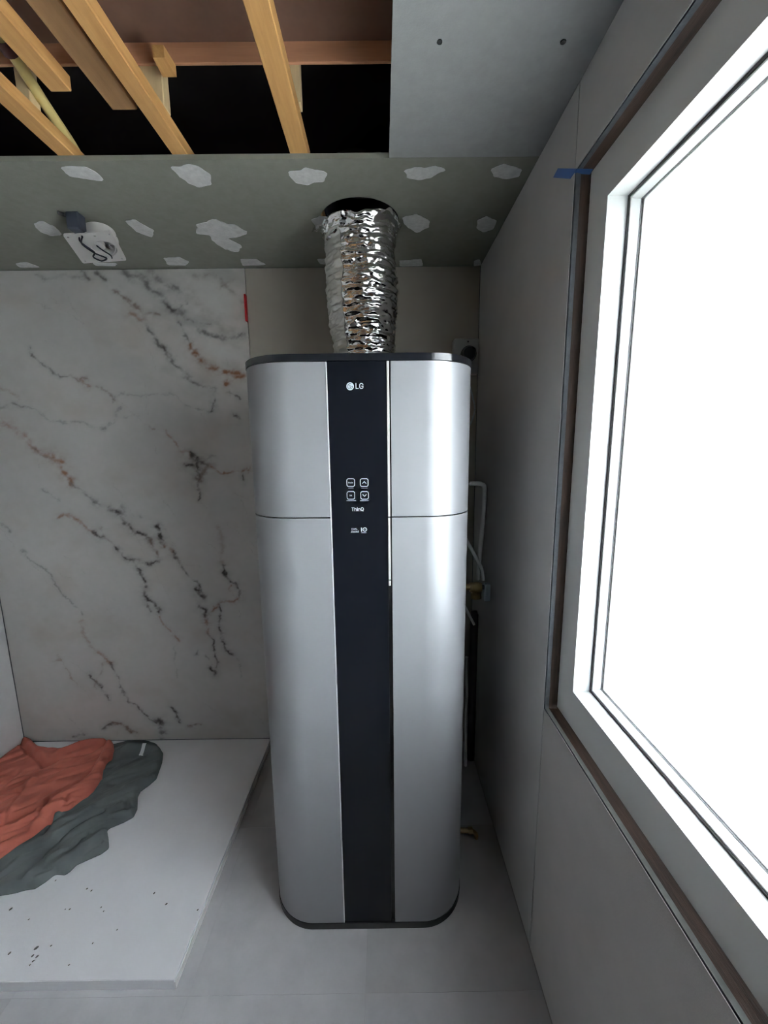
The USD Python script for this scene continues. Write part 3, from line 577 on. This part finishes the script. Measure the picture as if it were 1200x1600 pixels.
thing_mesh('black_pipe', tube([(bp[0], bp[1]+.03, 0), (bp[0]+.002, bp[1]+.03, .40), (bp[0]+.004, bp[1]+.03, .70)], .020, 20, smooth_path=False), 'dark_plastic', 'dark foam-covered upright pipe in the corner behind the heater', 'pipe')
dp = np.array([.232, 1.28, .075])
db = thing('drain_fitting', 'small dull brass drain fitting low on the heater right side', 'fitting', dp)
e0, e1 = at((722, 1297), 1, 1.22), at((733, 1298), 1, 1.22); e2 = at((744, 1306), 1, 1.22)
obj('fitting_body', [tube([e0-(.03, 0, 0), e1], .0085, 16, smooth_path=False), tube([e1-(.004, 0, 0), e1+(.012, 0, 0)], .0120, 6, smooth_path=False)], 'brass', db)
obj('fitting_outlet', tube([e1+(.008, 0, 0), e2, e2+(0, 0, -.012)], .0075, 14), 'brass', db)

# ---- red plastic wedge in the panel seam, blue masking tape on the window corner
w0, w1 = at((387.5, 461), 1, DB-.004), at((387.5, 503), 1, DB-.004)
wg = trimesh.convex.convex_hull(np.array([(SEAM+.0012, y, z) for y in (DB-.016, DB+.006) for z in (w0[2], w1[2])] + [(SEAM-.0012, y, z) for y in (DB-.016, DB+.006) for z in (w0[2], w1[2])] + [(SEAM-.005, DB-.016, z) for z in (w0[2], w1[2])]))
thing_mesh('plastic_wedge', wg, 'red_plastic', 'red plastic wedge stuck in the seam beside the marble panel', 'tile wedge', smooth=False)
t0, t1 = at((872, 263), 0, WR-.0004), at((864.5, 277.5), 0, WR-.0004)
def strip(a, b, c, d, n=(-.0006, 0, 0)):
    A = np.array([a, b, c, d], float); return trimesh.convex.convex_hull(np.vstack([A, A+np.array(n)]))
c0, c1 = at((901.5, 263.5), 0, WR-.0004), at((891, 279.5), 0, WR-.0004)
f1, f2 = at((927, 264), 0, FX-.0012), at((917, 281), 0, FX-.0012)
bt = [strip(t0, t1, c1, c0), strip(c0, c1, f2, f1)]
thing_mesh('masking_tape', bt, 'blue_tape', 'blue masking tape strip across the upper corner of the window opening', 'tape', smooth=False)

# ---- shower tray
TZ, TX0, TX1, TY0, TY1 = .0316, XL+.002, -.5605, .8270, DB-.001
pts = [(TX0, TY0), (-.5612, .8250), (-.5505, TY1), (TX0, TY1)]
tr = thing('shower_tray', 'flat pale grey shower tray on the floor along the marble wall', 'shower tray', (-1.1, 1.2, 0))
obj('tray_slab', [extr(sg.Polygon(pts).buffer(-.0012), TZ-.0012, TZ), extr(sg.Polygon(pts), 0.0002, TZ-.0012)], 'tray', tr, smooth=False)
obj('edge_lip', extr(sg.Polygon([(-.5612, .8255), (-.5582, .8255), (-.5475, TY1), (-.5505, TY1)]), .0002, TZ-.010), 'white_lip', tr, smooth=False)
gr = []
for q, s in [((17, 1421), 2.2), ((45, 1437), 1.3), ((15, 1490), 2.0), ((57, 1482), 2.8), ((51, 1494), 1.8), ((58, 1495), 1.8), ((52, 1502), 1.5), ((47, 1508), 1.3), ((80, 1478), 1.3), ((109, 1421), 1.4), ((102, 1421), 1.), ((136, 1389), 1.5), ((143, 1392), 1.5), ((241, 1396), 1.7), ((260, 1413), 1.7), ((309, 1422), 1.4), ((158, 1418), 1.2), ((162, 1424), 1.1), ((183, 1453), 1.1), ((65, 1382), 1.3), ((87, 1376), 1.3), ((108, 1508), 1.2), ((145, 1474), 1.2)]:
    p = at(q, 2, TZ); c = trimesh.creation.icosphere(1, .0012*s); c.vertices *= (1.0, 1.7, .5); c.apply_transform(trimesh.transformations.rotation_matrix(random.uniform(.1, .7)-.9, (0, 0, 1))); c.apply_translation((p[0], p[1], TZ+.0007*s)); gr.append(c)
obj('grit', gr, 'grit', None, 35, 'dark crumbs of grit scattered on the pale shower tray', 'grit', None, 'stuff')

# ---- garments
def heap(px, off, sc, z0, extra=()):
    return sg.Polygon([at((off[0]+x/sc, off[1]+y/sc), 2, z0)[:2] for x, y in px]).buffer(0).buffer(.010, quad_segs=8).buffer(-.020, quad_segs=8).buffer(.010, quad_segs=8)
def sstep(t): t = np.clip(t, 0, 1); return np.sqrt(1-(1-t)**2)
def cloth(poly, hfun, base, step=.0045):
    x0, y0, x1, y1 = poly.bounds; import shapely
    gx, gy = np.meshgrid(np.arange(x0, x1, step), np.arange(y0, y1, step)); pts = np.c_[gx.ravel(), gy.ravel()]
    ins = shapely.contains_xy(poly.buffer(-step*.6), pts[:, 0], pts[:, 1]); L = poly.exterior.length
    bd = np.array([poly.exterior.interpolate(t).coords[0] for t in np.arange(0, L, step*.8)])
    pts = np.vstack([bd, pts[ins] + RNG.uniform(-.0012, .0012, (ins.sum(), 2))]); tri_ = Delaunay(pts).simplices
    cc = pts[tri_].mean(1); tri_ = tri_[shapely.contains_xy(poly, cc[:, 0], cc[:, 1])]
    a, b, c = pts[tri_[:, 0]], pts[tri_[:, 1]], pts[tri_[:, 2]]; fl_ = ((b-a)[:, 0]*(c-a)[:, 1]-(b-a)[:, 1]*(c-a)[:, 0]) < 0; tri_[fl_] = tri_[fl_][:, ::-1]
    d = shapely.distance(shapely.points(pts), poly.exterior); z = hfun(pts, d); zb = base(pts)
    top = np.c_[pts, np.maximum(z, zb+.0008)]; bot = np.c_[pts, zb]
    n = len(pts); F_ = [tri_, tri_[:, ::-1]+n]
    k = len(bd); i = np.arange(k); j = (i+1) % k
    sidef = np.r_[np.c_[i, j, j+n], np.c_[i, j+n, i+n]]
    m = trimesh.Trimesh(np.vstack([top, bot]), np.vstack(F_+[sidef]), process=False); trimesh.repair.fix_normals(m); return m
def creases(off, sc, lines, z0):
    out = []
    for w, h, l in lines:
        P_ = np.array([at((off[0]+x/sc, off[1]+y/sc), 2, z0)[:2] for x, y in l]); s = []
        for a, b in zip(P_[:-1], P_[1:]): s.append(a+(b-a)*np.linspace(0, 1, max(2, int(np.linalg.norm(b-a)/.003)))[:, None])
        out.append((w, h, cKDTree(np.vstack(s))))
    return out
OFF, SC = (0, 1130), 4.444
dark_px = [(640,380),(760,150),(800,148),(900,122),(960,118),(1040,128),(1095,150),(1132,200),(1125,260),(1108,310),(1085,375),(1040,415),(975,462),(955,500),(952,585),(925,640),(860,675),(740,725),(752,790),(755,855),(700,895),(620,930),(530,970),(485,1015),(450,1040),(380,1035),(310,1090),(240,1135),(170,1145),(100,1165),(0,1182),(-200,1215),(-520,1240),(-700,1000),(-520,820),(-150,820),(120,740),(400,560)]
org_px = [(0,185),(50,135),(90,105),(130,82),(170,80),(210,95),(240,130),(275,160),(340,168),(440,165),(520,158),(600,135),(680,128),(750,130),(790,160),(795,200),(782,250),(745,300),(718,340),(712,390),(690,430),(650,490),(590,545),(540,590),(500,625),(450,640),(395,640),(360,690),(300,745),(230,800),(120,870),(50,920),(0,952),(-150,1030),(-420,1060),(-640,900),(-560,520),(-330,330),(-120,260)]
dark = heap(dark_px, OFF, SC, TZ+.010); orange = heap(org_px, OFF, SC, TZ+.018)
room = sg.box(TX0+.004, .82, -.55, TY1-.004); dark = dark.intersection(room); orange = orange.intersection(room)
cd = creases(OFF, SC, [(.006, -.010, [(300,775),(360,690),(420,650)]), (.007, -.012, [(160,1080),(250,980),(330,870),(470,760),(640,650),(720,610)]), (.005, -.010, [(500,870),(560,790),(600,765)]), (.005, -.008, [(560,930),(640,870),(700,830)]), (.005, -.010, [(290,1000),(310,970)]), (.005, -.008, [(180,1110),(260,1060),(350,1020)]),
      (.006, -.008, [(840,560),(870,530),(890,600)]), (.010, .008, [(380,790),(520,700),(640,610)]), (.012, .008, [(560,880),(680,780),(740,745)]), (.012, .010, [(220,1060),(330,960),(420,900)]), (.012, .008, [(0,1050),(120,960)]), (.016, .012, [(900,160),(1000,170),(1080,190)]), (.010, .007, [(880,450),(940,420),(990,400)]), (.012, .007, [(760,640),(840,560)])], TZ+.02)
co = creases(OFF, SC, [(.006, -.013, [(125,115),(180,185),(240,240),(310,300)]), (.006, -.011, [(310,300),(420,265),(520,245),(640,210),(740,155)]), (.018, .016, [(170,120),(240,190),(300,240)]), (.016, .012, [(420,215),(560,170),(720,140)]), (.006, -.010, [(270,670),(320,590),(330,530)]), (.014, .011, [(250,740),(330,640),(410,590)]), (.014, .010, [(80,620),(150,500),(220,400)]), (.007, -.007, [(0,720),(80,590),(150,470)]), (.008, -.006, [(0,450),(120,340)]), (.006, -.007, [(460,560),(475,590)]), (.016, .008, [(400,420),(520,400),(640,330)]), (.010, .006, [(0,880),(150,780)])], TZ+.025)
def bumps(p, cs):
    out = np.zeros(len(p))
    for w, h, t in cs: d, _ = t.query(p); out += h*(1.5 if h < 0 else 1.15)*np.exp(-(d/(w*1.15))**2)
    return out
def wr_(p, seed, sx=1.): 
    a = .62; q = np.c_[p[:, 0]*math.cos(a)+p[:, 1]*math.sin(a), -p[:, 0]*math.sin(a)+p[:, 1]*math.cos(a)]
    n = fbm(np.c_[q[:, 0]*5, q[:, 1]*15, 0*q[:, 0]], 2, seed)-.5
    w = np.c_[q[:, 0]*6 + 2*n, q[:, 1]*24 + 3*n, 0*q[:, 0]]; r = np.abs(fbm(w, 2, seed+50)-.5)*2
    return n + .55*np.minimum(r, .45) - .15
def h_dark(p, d=None):
    import shapely
    if d is None:
        inn = shapely.contains_xy(dark, p[:, 0], p[:, 1]); d = np.where(inn, shapely.distance(shapely.points(p), dark.exterior), 0)
    e = sstep(d/.022); return TZ + e*(.020 + .034*wr_(p, 3) + .95*bumps(p, cd)) + .004*(d > 0)
def h_org(p, d):
    e = sstep(d/.03); return np.maximum(h_dark(p), TZ) + .003 + e*(.028 + .034*wr_(p, 17) + 1.1*bumps(p, co))
g0 = dark.centroid; g1 = orange.centroid
gd = thing('garment', 'rumpled dark grey garment lying partly under the orange one on the tray', 'garment', (g0.x, g0.y, TZ))
obj('cloth', cloth(dark, h_dark, lambda p: np.full(len(p), TZ+.0002)), 'fabric_grey', gd, True)
lc = at((223.5, 1173), 2, TZ+.025)[:2]; la, lb = at((220, 1180), 2, TZ+.025)[:2], at((226.5, 1166.5), 2, TZ+.025)[:2]
dv = (lb-la); dn = np.array([dv[1], -dv[0]])/np.linalg.norm(dv)*.008
tp = []
for t in np.linspace(0, 1, 8):
    for sgn in (-1, 1):
        q = la+dv*t+dn*sgn; z = h_dark(np.array([q]))[0]; tp += [(q[0], q[1], z+.0006), (q[0], q[1], z+.0014)]
tp = np.array(tp).reshape(8, 2, 2, 3)
obj('sewn_label', [trimesh.convex.convex_hull(np.vstack([tp[k].reshape(-1, 3), tp[k+1].reshape(-1, 3)])) for k in range(7)], 'tag', gd, 35, label='small white sewn-in label')
go = thing('garment', 'rumpled orange-red garment heaped on the shower tray by the marble wall', 'garment', (g1.x, g1.y, TZ))
obj('cloth', cloth(orange, h_org, lambda p: np.maximum(h_dark(p), TZ)+.0006), 'fabric_orange', go, True)
